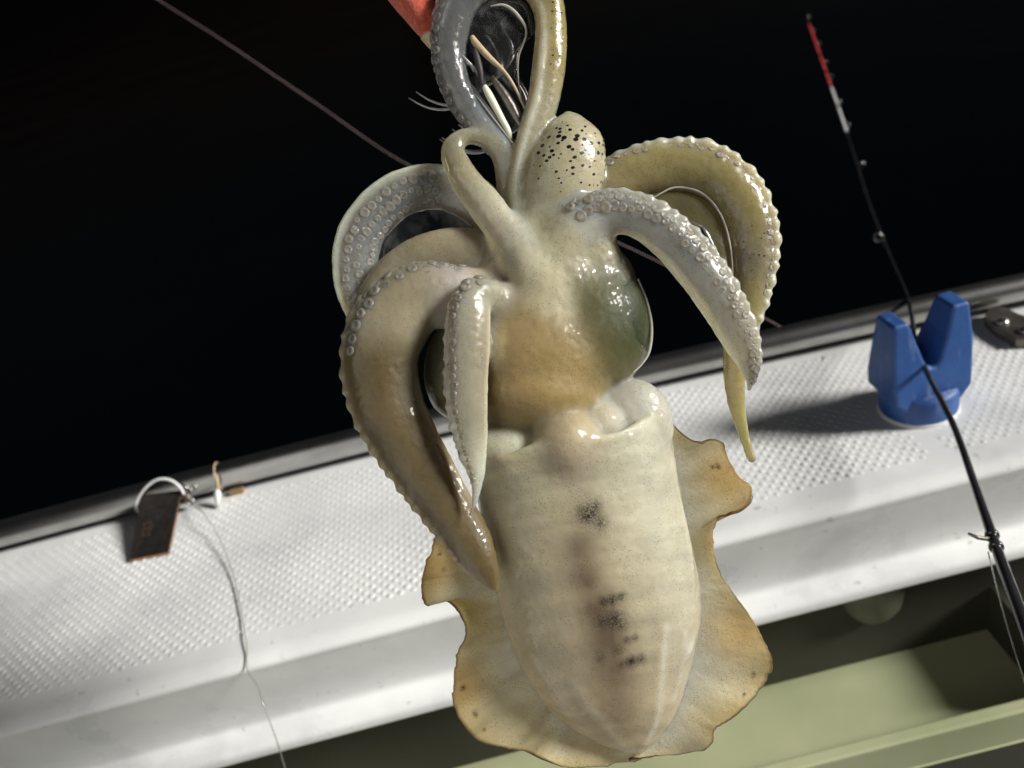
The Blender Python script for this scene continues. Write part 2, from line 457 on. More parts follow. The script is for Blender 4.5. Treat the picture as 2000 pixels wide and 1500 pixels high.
for u, v in ((1958, 628), (2002, 645)):
    p = on_z(u, v, ZG + 0.009)
    bm = bmesh.new(); bmesh.ops.create_uvsphere(bm, u_segments=12, v_segments=8, radius=0.0045)
    for q in bm.verts: q.co = Vector((q.co.x, q.co.y, q.co.z * 0.55)) + p
    me = bpy.data.meshes.new('screw'); bm.to_mesh(me); bm.free(); adopt(link('screw', me, M['steel']), boat)

# side pocket under the gunwale (floor, front lip, end wall, back wall), and the inside of the hull
ZF = ZG - 0.19
fl = [on_z(1480, 1340, ZF), on_z(1850, 1262, ZF)]
YB = 0.5 * (fl[0].y + fl[1].y)
XE = on_z(1890, 1290, ZF).x
lipz = ZF + 0.030
lp = [on_z(1664, 1499, lipz), on_z(1985, 1372, lipz)]
YL = 0.5 * (lp[0].y + lp[1].y)
YW = y_out(0) - 0.03
print('pocket', ZF, YB, XE, YL, YW, 'HOLD', HOLD)
def skewbox(name, x0, x1, dy0, dy1, z0, z1, mat, bevel=0.0, ref=y_in, under=0.0):
    bm = bmesh.new(); n = 24; rows = []
    for i in range(n + 1):
        x = x0 + (x1 - x0) * i / n; y = ref(x)
        rows.append([bm.verts.new(q) for q in ((x, y + dy0 + under, z0), (x, y + dy1, z0), (x, y + dy1, z1), (x, y + dy0, z1))])
    for i in range(n):
        for k in range(4):
            bm.faces.new((rows[i][k], rows[i][(k+1) % 4], rows[i+1][(k+1) % 4], rows[i+1][k]))
    bm.faces.new(rows[0]); bm.faces.new(rows[-1][::-1])
    bmesh.ops.recalc_face_normals(bm, faces=bm.faces)
    if bevel:
        ed = [e for e in bm.edges if e.calc_face_angle(0) > 0.8]
        bmesh.ops.bevel(bm, geom=ed, offset=bevel, segments=3, affect='EDGES', profile=0.5)
    me = bpy.data.meshes.new(name); bm.to_mesh(me); bm.free()
    o = link(name, me, mat, smooth=False); adopt(o, boat); return o
yi0 = y_in(0.25)
LIPD = YL - yi0
skewbox('pocket_floor', X0, XE + 0.03, LIPD + 0.010, 0.16, ZF - 0.008, ZF, M['green'])
skewbox('pocket_lip', X0, XE + 0.038, LIPD, LIPD + 0.010, ZF - 0.014, lipz, M['green'], 0.002, under=0.009)
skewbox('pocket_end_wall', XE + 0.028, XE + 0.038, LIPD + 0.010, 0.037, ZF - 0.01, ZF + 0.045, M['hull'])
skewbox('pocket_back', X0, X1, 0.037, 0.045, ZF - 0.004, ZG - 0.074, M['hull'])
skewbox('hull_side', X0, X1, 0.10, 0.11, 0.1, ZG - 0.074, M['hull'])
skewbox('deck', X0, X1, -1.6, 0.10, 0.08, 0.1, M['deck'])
box_obj('fill_bounce_wall', (-0.63, -0.55, -1.4, 0.04, 0.1, 2.1), M['gel'], boat, 0.01)  # unseen white wall, added at the left to bounce fill light onto the squid
# sleeve of the rod holder that hangs below the gunwale
ps, rs = [], []
sv = on_y(1716, 1222, y_in(HOLD.x) + 0.030)
for z, r in ((0.10, .024), (0.06, .0245), (0.03, .024), (0.016, .0215), (0.006, .016), (0.0, .006)):
    ps.append(Vector((sv.x, sv.y + .012, min(sv.z + z, ZG - .072)))); rs.append(r)
tube_obj('holder_sleeve', ps, rs, M['sleeve'], boat, 24, face=Vector((0, 1, 0)))

# ================================================================== ROD HOLDER
holder = empty('rod_holder', HOLD)
tag(holder, 'blue plastic forked rod rest standing on the white gunwale', 'rod holder')
SL = Vector((0.06, -1.0, 0)).normalized()   # slot axis, towards the boat's inside
AC = Vector((1.0, 0.06, 0)).normalized()    # across the fork
def hp(x, y, z): return HOLD + AC * (x * .69) + SL * (y * .74) + Vector((0, 0, z * .65))
def fork():
    bm = bmesh.new()
    prf = [(-0.028, 0.018), (-0.0385, 0.030), (-0.0400, 0.050), (-0.0375, 0.085), (-0.0345, 0.116), (-0.0195, 0.116), (-0.0120, 0.088),
           (-0.0065, 0.068), (-0.0020, 0.062), (0.0030, 0.062), (0.0080, 0.068), (0.0170, 0.092), (0.0245, 0.120), (0.0410, 0.120), (0.0430, 0.080),
           (0.0405, 0.050), (0.0385, 0.032), (0.028, 0.018)]
    def dep(z): return 0.026 if z < 0.03 else 0.026 - 0.012 * (z - 0.03) / 0.088
    fr = [bm.verts.new(hp(x, dep(z), z)) for x, z in prf]; bk = [bm.verts.new(hp(x, -dep(z), z)) for x, z in prf]
    n = len(prf)
    f1 = bm.faces.new(fr); f2 = bm.faces.new(bk[::-1])
    for k in range(n): bm.faces.new((fr[k], bk[k], bk[(k+1) % n], fr[(k+1) % n]))
    bmesh.ops.recalc_face_normals(bm, faces=bm.faces)
    ed = [e for e in bm.edges if e.calc_face_angle(0) > 0.35]
    bmesh.ops.bevel(bm, geom=ed, offset=0.0022, segments=3, affect='EDGES', profile=0.5)
    bmesh.ops.triangulate(bm, faces=[f for f in bm.faces if len(f.verts) > 4])
    me = bpy.data.meshes.new('fork'); bm.to_mesh(me); bm.free()
    adopt(link('fork', me, M['blue'], smooth=False), holder)
fork()
tube_obj('base', [HOLD + Vector((0, 0, z)) for z in (-0.004, 0.002, 0.009, 0.017, 0.021)], [.0250, .0254, .0257, .0262, .0242], M['blue'], holder, 40, face=Vector((0, 1, 0)))
tube_obj('collar', [HOLD + Vector((0, 0, z)) for z in (-0.002, 0.001, 0.0026)], [.0262, .0262, .0254], M['gel'], holder, 40, face=Vector((0, 1, 0)))

# ================================================================== FISHING ROD
NOTCH = hp(0.0005, 0.0, 0.0650)
rod = empty('fishing_rod', NOTCH)
tag(rod, 'slim black fishing rod with red and white tip lying in the blue fork', 'fishing rod')
def rodpt(u, v, d): return at(u, v, d)
d_n = (NOTCH - CAM).dot(fwd)
un = 1000 + F * (NOTCH - CAM).dot(RT) / d_n; vn = 750 - F * (NOTCH - CAM).dot(UP) / d_n
print('notch px', un, vn, d_n)
rp = [(1577, 38, 1.75, .0011), (1602, 110, 1.62, .0013), (1630, 190, 1.50, .0015), (1662, 285, 1.34, .0017), (1700, 405, 1.15, .0018), (1738, 500, 1.00, .0018), (1775, 590, d_n + .085, .0018),
      (un, vn, d_n, .0019), (1862, 830, d_n - .065, .0022), (1905, 950, d_n - .115, .0025), (1948, 1075, d_n - .155, .0030), (1985, 1175, d_n - .185, .0034), (2040, 1325, d_n - .220, .0038), (2110, 1500, d_n - .25, .0042)]
rc = catmull(rp, 260)
rpts = [at(a[0], a[1], a[2]) for a in rc]; rrad = [a[3]*.88 for a in rc]
# split the blank by colour
def seg_obj(name, v0, v1, mat, k=1.0):
    idx = [i for i in range(len(rc)) if v0 <= rc[i][1] <= v1]
    idx = list(range(max(idx[0] - 1, 0), min(idx[-1] + 2, len(rc))))
    return tube_obj(name, [rpts[i] for i in idx], [rrad[i] * k for i in idx], mat, rod, 10)
for va, vb in ((50, 74), (82, 104), (113, 134), (143, 164)): seg_obj('red_band', va, vb, M['rod_red'], 1.3)
seg_obj('white_band', 172, 205, M['rod_white'], 1.5)
seg_obj('white_band', 214, 256, M['rod_white'], 1.5)
seg_obj('blank', 30, 1600, M['rod_black'])
def ring(name, c, axis, R, r, mat, parent):
    a = axis.normalized(); e1 = a.orthogonal().normalized(); e2 = a.cross(e1)
    vs, fs = [], []; n, k = 16, 6
    for i in range(n):
        t = 2*math.pi*i/n; d = e1*math.cos(t) + e2*math.sin(t)
        for j in range(k):
            s = 2*math.pi*j/k; vs.append(c + d*(R + r*math.cos(s)) + a*(r*math.sin(s)))
    for i in range(n):
        for j in range(k):
            fs.append((i*k+j, ((i+1) % n)*k+j, ((i+1) % n)*k+(j+1) % k, i*k+(j+1) % k))
    me = mesh(name, vs, fs); fixn(me); o = link(name, me, mat)
    if parent: adopt(o, parent)
    return o
def near(v): return int(np.argmin(np.abs(rc[:, 1] - v)))
for v, R, side in ((36, .003, 0), (62, .0028, 1), (88, .003, 1), (122, .003, 1), (150, .003, 1), (198, .003, 1), (248, .0032, 1), (325, .0040, 1), (470, .0048, -1)):
    i = near(v); ax = rpts[i + 1] - rpts[i]
    off = RT * side + UP * 0.4
    off = (off - ax.normalized() * off.dot(ax.normalized())).normalized()
    c = rpts[i] + off * (rrad[i] + R)
    ring('line_guide', c, ax, R, R * 0.28, M['steel'], rod)
    tube_obj('guide_foot', [rpts[max(i-1,0)] + off * rrad[i] * .6, c - off * R], .0009, M['rod_black'], rod, 6)
# ferrule and hook keeper seen by the inner edge of the gunwale
i = near(1050)
for dv in (1040, 1066):
    i = near(dv); tube_obj('ferrule', [rpts[i], rpts[i + 1]], [rrad[i] * 1.35] * 2, M['rod_black'], rod, 12)
i = near(1052); tube_obj('hook_keeper', [rpts[i], rpts[i] - RT * .008 + UP * .001, rpts[i] - RT * .0125 + UP * .003], [.0013, .0010, .0007], M['dark_metal'], rod, 8)
# the line that runs along the rod
lineo = tube_obj('rod_line', [at(a, b, c) for a, b, c in catmull([(1930, 1078, d_n - .152), (1950, 1160, d_n - .175), (1975, 1250, d_n - .2), (2010, 1360, d_n - .22)], 20)], .00035, M['mono'], None, 6)
tag(lineo, 'thin clear line hanging beside the black rod below the gunwale', 'fishing line')

# braided line crossing the dark from upper left and over the rail
lp_ = [(250, -45, 1.10), (310, 0, 1.08), (430, 76, 1.03), (620, 204, .98), (805, 326, .92), (1000, 392, .87), (1225, 482, .82), (1400, 572, .78), (1500, 625, .755), (1560, 660, .745)]
pe = on_z(1612, 700, ZG + 0.0015); lp_.append((1612, 700, (pe - CAM).dot(fwd)))
bl = tube_obj('braided_line', [at(*a) for a in catmull(lp_, 90)], .00033, M['line_pink'], None, 6)
tag(bl, 'pinkish braided line slanting through the dark and over the steel rail', 'fishing line')

# ================================================================== TAG AND LEADER ON THE LEFT
TG = on_z(298, 1050, ZG)
tg = empty('metal_tag', TG)
tag(tg, 'dark copper-edged metal tag leaning on the steel rail with a clear loop', 'metal tag')
bl_, br_ = on_z(254, 1093, ZG + .003), on_z(329, 1078, ZG + .003)
def on_rail(u, v):               # place above the rail along the pixel's ray
    x = on_z(u, v, ZG + .02).x
    for _ in range(3):
        q = on_y(u, v, y_out(x) - 0.004); x = q.x
    return q
tl_, tr_ = on_rail(276, 968), on_rail(354, 958)
quad = [bl_, br_, tr_, tl_]
nrm = (br_ - bl_).cross(tl_ - bl_).normalized()
plate_poly('copper_edge', [q + (q - (bl_ + tr_) / 2).normalized() * .0006 for q in quad], .0022, simple('copper', (.45, .22, .12), (.6, .34, .2), 300, .35, 1.0), tg, .0004)
plate_poly('plate', [q + nrm * .0005 for q in quad], .0018, simple('dark_tag', (.035, .03, .028), (.07, .06, .055), 250, .35, .6, .4, 800), tg, .0004)
fc = bpy.data.curves.new('number', 'FONT'); fc.body = '033'; fc.size = .0095; fc.extrude = .0002; fc.align_x = 'CENTER'; fc.align_y = 'CENTER'
fo = bpy.data.objects.new('number', fc); COL.objects.link(fo)
ex = (tl_ - bl_).normalized(); ey = nrm.cross(ex).normalized()
mm = Matrix.Identity(4); cc = bl_ * .40 + br_ * .18 + tr_ * .14 + tl_ * .28 + nrm * .0008
for i in range(3): mm[i][0], mm[i][1], mm[i][2], mm[i][3] = ex[i], ey[i], nrm[i], cc[i]
bpy.context.view_layer.update()
dg = bpy.context.evaluated_depsgraph_get(); tm = bpy.data.meshes.new_from_object(fo.evaluated_get(dg)); tm.transform(mm)
bpy.data.objects.remove(fo)
num = link('number', tm, simple('worn_brown', (.06, .04, .032), (.085, .055, .042), 300, .5), smooth=False); adopt(num, tg)
dT = (tl_ - CAM).dot(fwd)
lo = [(300, 1003, 0.002), (272, 1000, 0), (266, 985, -.002), (280, 958, -.004), (305, 938, -.005), (330, 937, -.005), (350, 950, -.004), (362, 970, -.001)]
tube_obj('loop', [at(a, b, dT + c) for a, b, c in catmull(lo, 40)], .00115, M['white_plastic'], tg, 8)
SW = at(366, 968, dT)
i1 = [at(a, b, dT + c) for a, b, c in ((356, 965, 0), (366, 970, 0), (376, 985, .002))]
tube_obj('swivel', i1, [.0026, .0035, .0022], M['dark_metal'], tg, 10)
for a, b in ((361, 956), (378, 953), (373, 980)):
    ring('swivel_ring', at(a, b, dT), ray(a, b), .0022, .0006, M['steel'], tg)
lead = [on_z(u, v, ZG + h) for u, v, h in ((378, 988, .006), (398, 1003, .010), (428, 1050, .006), (455, 1120, .0025), (472, 1200, .0016), (482, 1262, .0018))]
xe = on_z(486, 1285, ZG).x
lead += [Vector((on_z(486, 1288, ZG - .003).x, y_in(xe) - .002, ZG - .0035))]
xm = lead[-1].x
lead += [on_y(u, v, y_in(xm) - q) for u, v, q in ((503, 1340, .010), (520, 1392, .0225), (540, 1445, .026), (565, 1530, .028))]
lc = catmull([tuple(p) for p in lead], 70)
ld = tube_obj('leader_line', [Vector(p) for p in lc], .00045, M['mono'], None, 8)
tag(ld, 'clear greenish leader line curving from the metal tag over the gunwale edge', 'fishing line')
ct = empty('cable_tie', on_z(425, 975, ZG))
tag(ct, 'small white cable tie round the steel rail beside the metal tag', 'cable tie')
xr = on_z(425, 965, ZG + .01).x; pr = rail_pt(xr)
ring('strap', pr, Vector((1, 0, 0)), RR + .0006, .0006, M['tan'], ct)
hd = at(425, 965, (pr - CAM).dot(fwd) - .014)
tube_obj('head', [hd + UP * .004, hd + UP * .001, hd - UP * .004, hd - UP * .010], [.0010, .0028, .0024, .0016], M['white_plastic'], ct, 10)
tube_obj('tail', [hd + UP * .003, hd + UP * .010, hd + UP * .016 - RT * .001], [.0012, .0011, .0006], M['tan'], ct, 6)
xq = on_z(458, 965, ZG + .004).x
ch = box_obj('wood_chip', (xq - .006, xq + .006, y_out(xq) - .006, y_out(xq) - .001, ZG, ZG + .004), M['wood'], None, .001)
tag(ch, 'small brown wooden chip wedged under the steel rail', 'wood chip')

# ================================================================== THE JIG
jig = empty('fishing_jig', P(838, 70, 60))
tag(jig, 'red cloth-covered squid jig with crown hooks held in the top tentacle loop', 'fishing jig')
def T(name, pts, mat, parent, n=24, seg=12, **kw):
    c = catmull(pts, n)
    return tube_obj(name, [P(a, b, o) for a, b, o, r in c], [max(r, .3) * S for a, b, o, r in c], mat, parent, seg, **kw)
T('body', [(640, -240, 70, 40), (706, -140, 66, 50), (770, -55, 62, 46), (812, 8, 60, 37), (836, 55, 60, 25), (846, 82, 60, 12)], M['cloth'], jig, 40, 24, wob=.05)
T('thread_wrap', [(838, 66, 60, 20), (848, 84, 60, 15), (858, 98, 60, 9)], M['tan'], jig, 8, 12)
T('shaft', [(850, 88, 60, 5), (905, 150, 30, 5), (935, 190, 6, 5), (1000, 275, 4, 5), (1006, 284, 4, 2)], M['steel'], jig, 12)
T('glow_strip', [(946, 168, 2, 5), (955, 185, 0, 7.5), (978, 228, 0, 6.5), (994, 258, 0, 5.5), (998, 272, 0, 2)], M['glow'], jig, 16)
T('thread', [(922, 72, 20, 5), (930, 85, 14, 7), (955, 112, 8, 6), (985, 140, 6, 3.5), (1005, 170, 6, 3), (1030, 222, 8, 2.5)], M['tan'], jig, 24, 8)
T('spine', [(927, 92, 12, 2), (931, 110, 8, 6), (938, 140, 6, 6), (942, 168, 6, 2)], M['rubber'], jig, 16, 8)
T('sleeve', [(960, 150, 8, 5), (985, 185, 6, 9), (1008, 225, 6, 9), (1020, 252, 6, 5)], M['dark_metal'], jig, 16, 10)
for tier, (cu, cv, co_, R, nsp) in enumerate(((940, 168, 96, 118, 11), (985, 262, 84, 100, 10))):
    for k in range(nsp):
        a = 2 * math.pi * (k + .35 * tier) / nsp
        axu, axv = .62, .78                     # jig axis in the picture
        pu, pv = -axv, axu
        ca, sa = math.cos(a), math.sin(a)
        pts = []
        for t in np.linspace(0, 1, 7):
            rr = R * math.sin(t * 1.35) / math.sin(1.35); al = 26 * math.sin(t * 2.0) - 104 * t * t
            pts.append((cu + pu * rr * ca + axu * al, cv + pv * rr * ca + axv * al * .8, co_ + rr * sa * .8, 5.2 * (1 - .75 * t)))
        T('hook', pts, M['hook'], jig, 12, 6)

# ================================================================== THE SQUID
squid = empty('squid', P(1238, 1475, 0))
tag(squid, 'pale translucent squid hanging by its tentacle loop with curled arms and ruffled fins', 'squid')

CREAM = (0.53, 0.50, 0.36); PALE = (0.64, 0.62, 0.51); GREYW = (0.66, 0.66, 0.60); BROWN = (0.138, 0.106, 0.050); GOLD = (0.29, 0.235, 0.125)
OLIVE = (0.20, 0.185, 0.095); TAN = (0.33, 0.295, 0.205); YEL = (0.50, 0.44, 0.22); BLUE = (0.66, 0.69, 0.71); PINK = (0.42, 0.38, 0.35); RIM = (0.84, 0.77, 0.52)
# arms: list of (u, v, offset, radius, colour, clear, spots)
arms = {
 'front_loop': (dict(flat=.75), [(1000, 420, 10, 30, CREAM, .55, 0), (990, 350, 6, 22, CREAM, .48, 0), (978, 300, 4, 20, CREAM, .5, 0), (945, 270, 0, 17, CREAM, .5, 0), (905, 268, -6, 17, CREAM, .48, 0), (887, 295, -12, 22, CREAM, .55, 0),
       (908, 345, -20, 27, CREAM, .45, 0), (952, 402, -34, 32, PALE, .32, 0), (1003, 468, -48, 36, PALE, .32, 0), (1048, 540, -58, 42, CREAM, .0, 0), (1085, 620, -52, 46, CREAM, 0, 0), (1100, 690, -20, 40, GOLD, 0, 0)]),
 'stalk': (dict(flat=.85), [(1030, 440, 0, 44, CREAM, .38, 0), (1022, 350, 0, 33, CREAM, .38, 0), (1038, 270, 4, 30, CREAM, .38, 0), (1060, 200, 8, 32, CREAM, .38, .12), (1072, 130, 10, 33, YEL, .38, .35), (1076, 70, 12, 32, YEL, .42, .25), (1070, 10, 14, 32, YEL, .42, .35), (1040, -35, 18, 34, PALE, .4, 0),
       (990, -58, 22, 38, BLUE, .75, 0), (935, -40, 24, 42, BLUE, .75, 0), (893, 10, 24, 41, BLUE, .78, 0), (877, 85, 22, 36, BLUE, .80, 0), (881, 140, 20, 32, BLUE, .80, 0), (903, 195, 18, 30, BLUE, .78, 0), (941, 250, 14, 27, BLUE, .7, 0), (988, 305, 10, 26, GREYW, .55, 0), (1025, 370, 6, 36, CREAM, .38, 0)]),
 'bulb': (dict(flat=.8), [(1062, 480, 10, 55, CREAM, .1, 0), (1085, 400, 0, 72, CREAM, .1, .15), (1106, 335, -8, 76, CREAM, .15, .55), (1114, 290, -6, 68, CREAM, .2, .75), (1112, 255, 0, 50, CREAM, .2, .3), (1110, 228, 4, 22, CREAM, .2, 0), (1109, 218, 4, 6, CREAM, .2, 0)]),
 'right_back': (dict(flat=.6), [(1100, 430, 24, 50, CREAM, .1, 0), (1160, 375, 30, 44, TAN, .15, 0), (1225, 342, 34, 46, YEL, .38, 0), (1300, 328, 36, 50, YEL, .42, 0), (1372, 335, 36, 52, YEL, .42, .0), (1430, 375, 34, 50, YEL, .38, .1), (1464, 440, 30, 46, YEL, .38, .25), (1472, 510, 26, 40, TAN, .2, .3), (1462, 580, 22, 34, YEL, .38, 0),
       (1445, 650, 18, 29, YEL, .38, 0), (1436, 720, 14, 23, YEL, .38, 0), (1438, 780, 10, 18, YEL, .38, 0), (1450, 840, 6, 12, YEL, .38, 0), (1462, 880, 4, 9.5, YEL, .38, 0), (1469, 898, 4, 9.5, TAN, .2, 0), (1471, 905, 4, 3, TAN, .2, 0)]),
 'right_front': (dict(flat=.8), [(1060, 520, -20, 60, CREAM, .0, 0), (1105, 462, -40, 54, CREAM, .1, 0), (1150, 428, -48, 45, GREYW, .25, 0), (1205, 414, -54, 40, GREYW, .55, 0), (1262, 430, -58, 38, GREYW, .55, 0), (1320, 472, -60, 38, GREYW, .55, 0), (1375, 535, -58, 37, GREYW, .52, 0), (1418, 600, -54, 34, PALE, .42, 0),
       (1450, 665, -48, 28, PALE, .42, 0), (1464, 710, -44, 19, PALE, .42, 0), (1466, 742, -40, 9, PALE, .42, 0), (1463, 765, -38, 3, TAN, .2, 0)]),
 'right_base': (dict(flat=.8), [(1095, 450, -20, 50, CREAM, .05, 0), (1150, 468, -20, 50, CREAM, .05, 0), (1164, 530, -22, 48, CREAM, 0, .0), (1150, 610, -22, 60, TAN, 0, 0), (1110, 690, -10, 60, GOLD, 0, 0)]),
 'left_back': (dict(flat=.5), [(1000, 460, 36, 50, TAN, .1, 0), (935, 400, 40, 44, TAN, .25, 0), (870, 372, 42, 42, GREYW, .55, 0), (805, 376, 42, 42, GREYW, .62, 0), (745, 412, 40, 42, GREYW, .62, 0), (706, 470, 36, 42, GREYW, .62, 0), (698, 540, 32, 40, GREYW, .55, 0), (710, 600, 28, 34, TAN, .2, 0), (735, 660, 24, 28, BROWN, .1, 0)]),
 'left_mid': (dict(flat=.7), [(1010, 520, 6, 70, TAN, .05, 0), (940, 505, 4, 58, TAN, .1, 0), (872, 500, 2, 54, TAN, .12, 0), (805, 522, 2, 50, TAN, .12, 0), (750, 570, 4, 44, TAN, .1, 0), (720, 630, 8, 34, BROWN, .1, 0), (712, 690, 12, 24, BROWN, 0, 0)]),
 'left_front': (dict(flat=.62), [(1010, 600, -10, 60, TAN, 0, 0), (940, 588, -30, 60, TAN, .05, 0), (880, 580, -46, 62, PINK, .12, 0), (818, 582, -54, 66, TAN, .1, 0), (766, 632, -58, 74, TAN, .0, 0), (744, 705, -60, 70, BROWN, 0, 0), (758, 787, -62, 66, BROWN, 0, 0), (798, 867, -64, 60, BROWN, 0, 0), (848, 947, -68, 52, BROWN, 0, 0),
       (892, 1016, -74, 45, BROWN, 0, 0), (928, 1075, -82, 38, BROWN, 0, 0), (955, 1125, -88, 22, BROWN, 0, 0), (968, 1152, -90, 8, BROWN, 0, 0), (972, 1162, -90, 2, BROWN, 0, 0)]),
 'small_front': (dict(flat=.7), [(1040, 640, -10, 46, TAN, 0, 0), (990, 598, -50, 40, TAN, .1, 0), (950, 578, -82, 36, PALE, .42, 0), (924, 585, -104, 37, PALE, .42, 0), (917, 630, -116, 40, PALE, .42, 0), (915, 700, -122, 39, PALE, .45, 0), (914, 770, -124, 36, PALE, .45, 0), (920, 840, -124, 28, PALE, .42, 0),
       (928, 900, -122, 18, PALE, .15, 0), (931, 945, -120, 10, PALE, .1, 0), (927, 980, -118, 6, PALE, .1, 0), (917, 1010, -116, 2.5, PALE, .1, 0)]),
}
VS, FS, CO, AX = [], [], [], []
def add_part(vs, fs, cols, auxs):
    b = len(VS); VS.extend(vs); FS.extend([tuple(i + b for i in f) for f in fs]); CO.extend(cols); AX.extend(auxs)
ARM = {}
for nm, (kw, pts) in arms.items():
    raw = [(a, b, c, d, *col, cl_, sp) for a, b, c, d, col, cl_, sp in pts]
    n = 26 * len(pts) // 3
    c = catmull(raw, n)
    wp = [P(a[0], a[1], a[2]) for a in c]; rad = [max(a[3], 1.5) * S for a in c]
    vs, fs, fr = tube(wp, rad, 28, wob=.05, **kw)
    ARM[nm] = (c, wp, rad, fr, kw['flat'])
    cols = [tuple(np.clip(a[4:7], .01, .9)) for a in c for _ in range(28)]
    aux = [(float(np.clip(a[7], 0, 1)), 0.0, float(np.clip(a[8], 0, 1))) for a in c for _ in range(28)]
    add_part(vs, fs, cols, aux)
def keel(nm, t0, t1, ang, r, col, clear, out=1.0, scal=0.0):
    c, wp, rad, fr, flat = ARM[nm]; n = len(wp); i0, i1 = int(t0*(n-1)), int(t1*(n-1)); a = math.radians(ang)
    pts, rr = [], []
    for i in range(i0, i1+1):
        T_, n1, n2 = fr[i]; e = math.sin(math.pi*(i-i0)/(i1-i0))**.4
        pts.append(wp[i] + (n1*math.cos(a) + n2*(math.sin(a)*flat))*rad[i]*out)
        rr.append(max(.6, min(r, .5*rad[i]/S)*e*(1 + scal*math.sin(i*1.9 + math.sin(i*.7))))*S)
    vs, fs, _ = tube(pts, rr, 10)
    add_part(vs, fs, [col]*len(vs), [(clear, 0., 0.)]*len(vs))
keel('right_front', .25, .97, 172, 13, RIM, .05, .93)
keel('right_front', .15, .95, 8, 9, GREYW, .42, 1.0, .35)
keel('left_back', .12, .95, 182 - 360*0, 9, RIM, .05, 1.03) if False else keel('left_back', .12, .95, 180, 9, RIM, .1, 1.04)
keel('right_back', .18, .72, 184, 6, YEL, .1, 1.02)
keel('right_back', .12, .70, 2, 11, PALE, .2, 1.0, .35)
keel('left_front', .20, .92, 180, 10, TAN, .1, .98, .35)
keel('left_front', .25, .75, 20, 8, TAN, .1, .95)
keel('small_front', .22, .9, 178, 10, PALE, .2, .98, .5)
keel('small_front', .22, .9, 4, 6, RIM, .1, 1.0)
keel('front_loop', .35, .85, 175, 7, RIM, .1, .98)
keel('stalk', .02, .45, 60, 9, PALE, .1, .9)
def blob(u, v, o, ru, rv, ro, col, clear=0., spots=0., rot=0.):
    n, k = 28, 20; vs, fs, cs, xs_ = [], [], [], []
    cr_, sr = math.cos(rot), math.sin(rot)
    for j in range(1, k):
        th = math.pi * j / k
        for i in range(n):
            f = 2*math.pi*i/n
            x, y, z = ru*math.sin(th)*math.cos(f), rv*math.cos(th), ro*math.sin(th)*math.sin(f)
            vs.append(P(u + x*cr_ - y*sr, v + x*sr + y*cr_, o + z))
    for j in range(k - 2):
        for i in range(n): fs.append((j*n+i, j*n+(i+1) % n, (j+1)*n+(i+1) % n, (j+1)*n+i))
    fs.append(tuple(range(n))[::-1]); fs.append(tuple((k-2)*n+i for i in range(n)))
    return vs, fs, [col]*len(vs), [(clear, 0., spots)]*len(vs)
add_part(*blob(1045, 690, 0, 172, 150, 118, GOLD))
add_part(*blob(1085, 560, 5, 120, 130, 90, TAN))
add_part(*blob(1010, 510, 12, 100, 90, 70, TAN))
add_part(*blob(1075, 470, 0, 80, 90, 60, CREAM))
add_part(*blob(1168, 628, 4, 102, 132, 96, OLIVE, rot=-.2))
add_part(*blob(900, 715, 10, 72, 105, 70, OLIVE, rot=.15))
add_part(*blob(1045, 768, -20, 132, 76, 106, GOLD))
add_part(*blob(1108, 872, -68, 70, 76, 66, (.45, .41, .31)))
add_part(*blob(985, 880, -26, 92, 62, 62, (.56, .57, .46)))
add_part(*blob(1198, 548, 0, 46, 72, 54, OLIVE, rot=-.3))
add_part(*blob(1234, 836, -6, 82, 98, 42, (0.58, 0.58, 0.52), .22))
add_part(*blob(1172, 838, -22, 60, 62, 52, (0.52, 0.50, 0.42), .12))            # funnel
add_part(*blob(1100, 850, 30, 120, 80, 70, PINK))
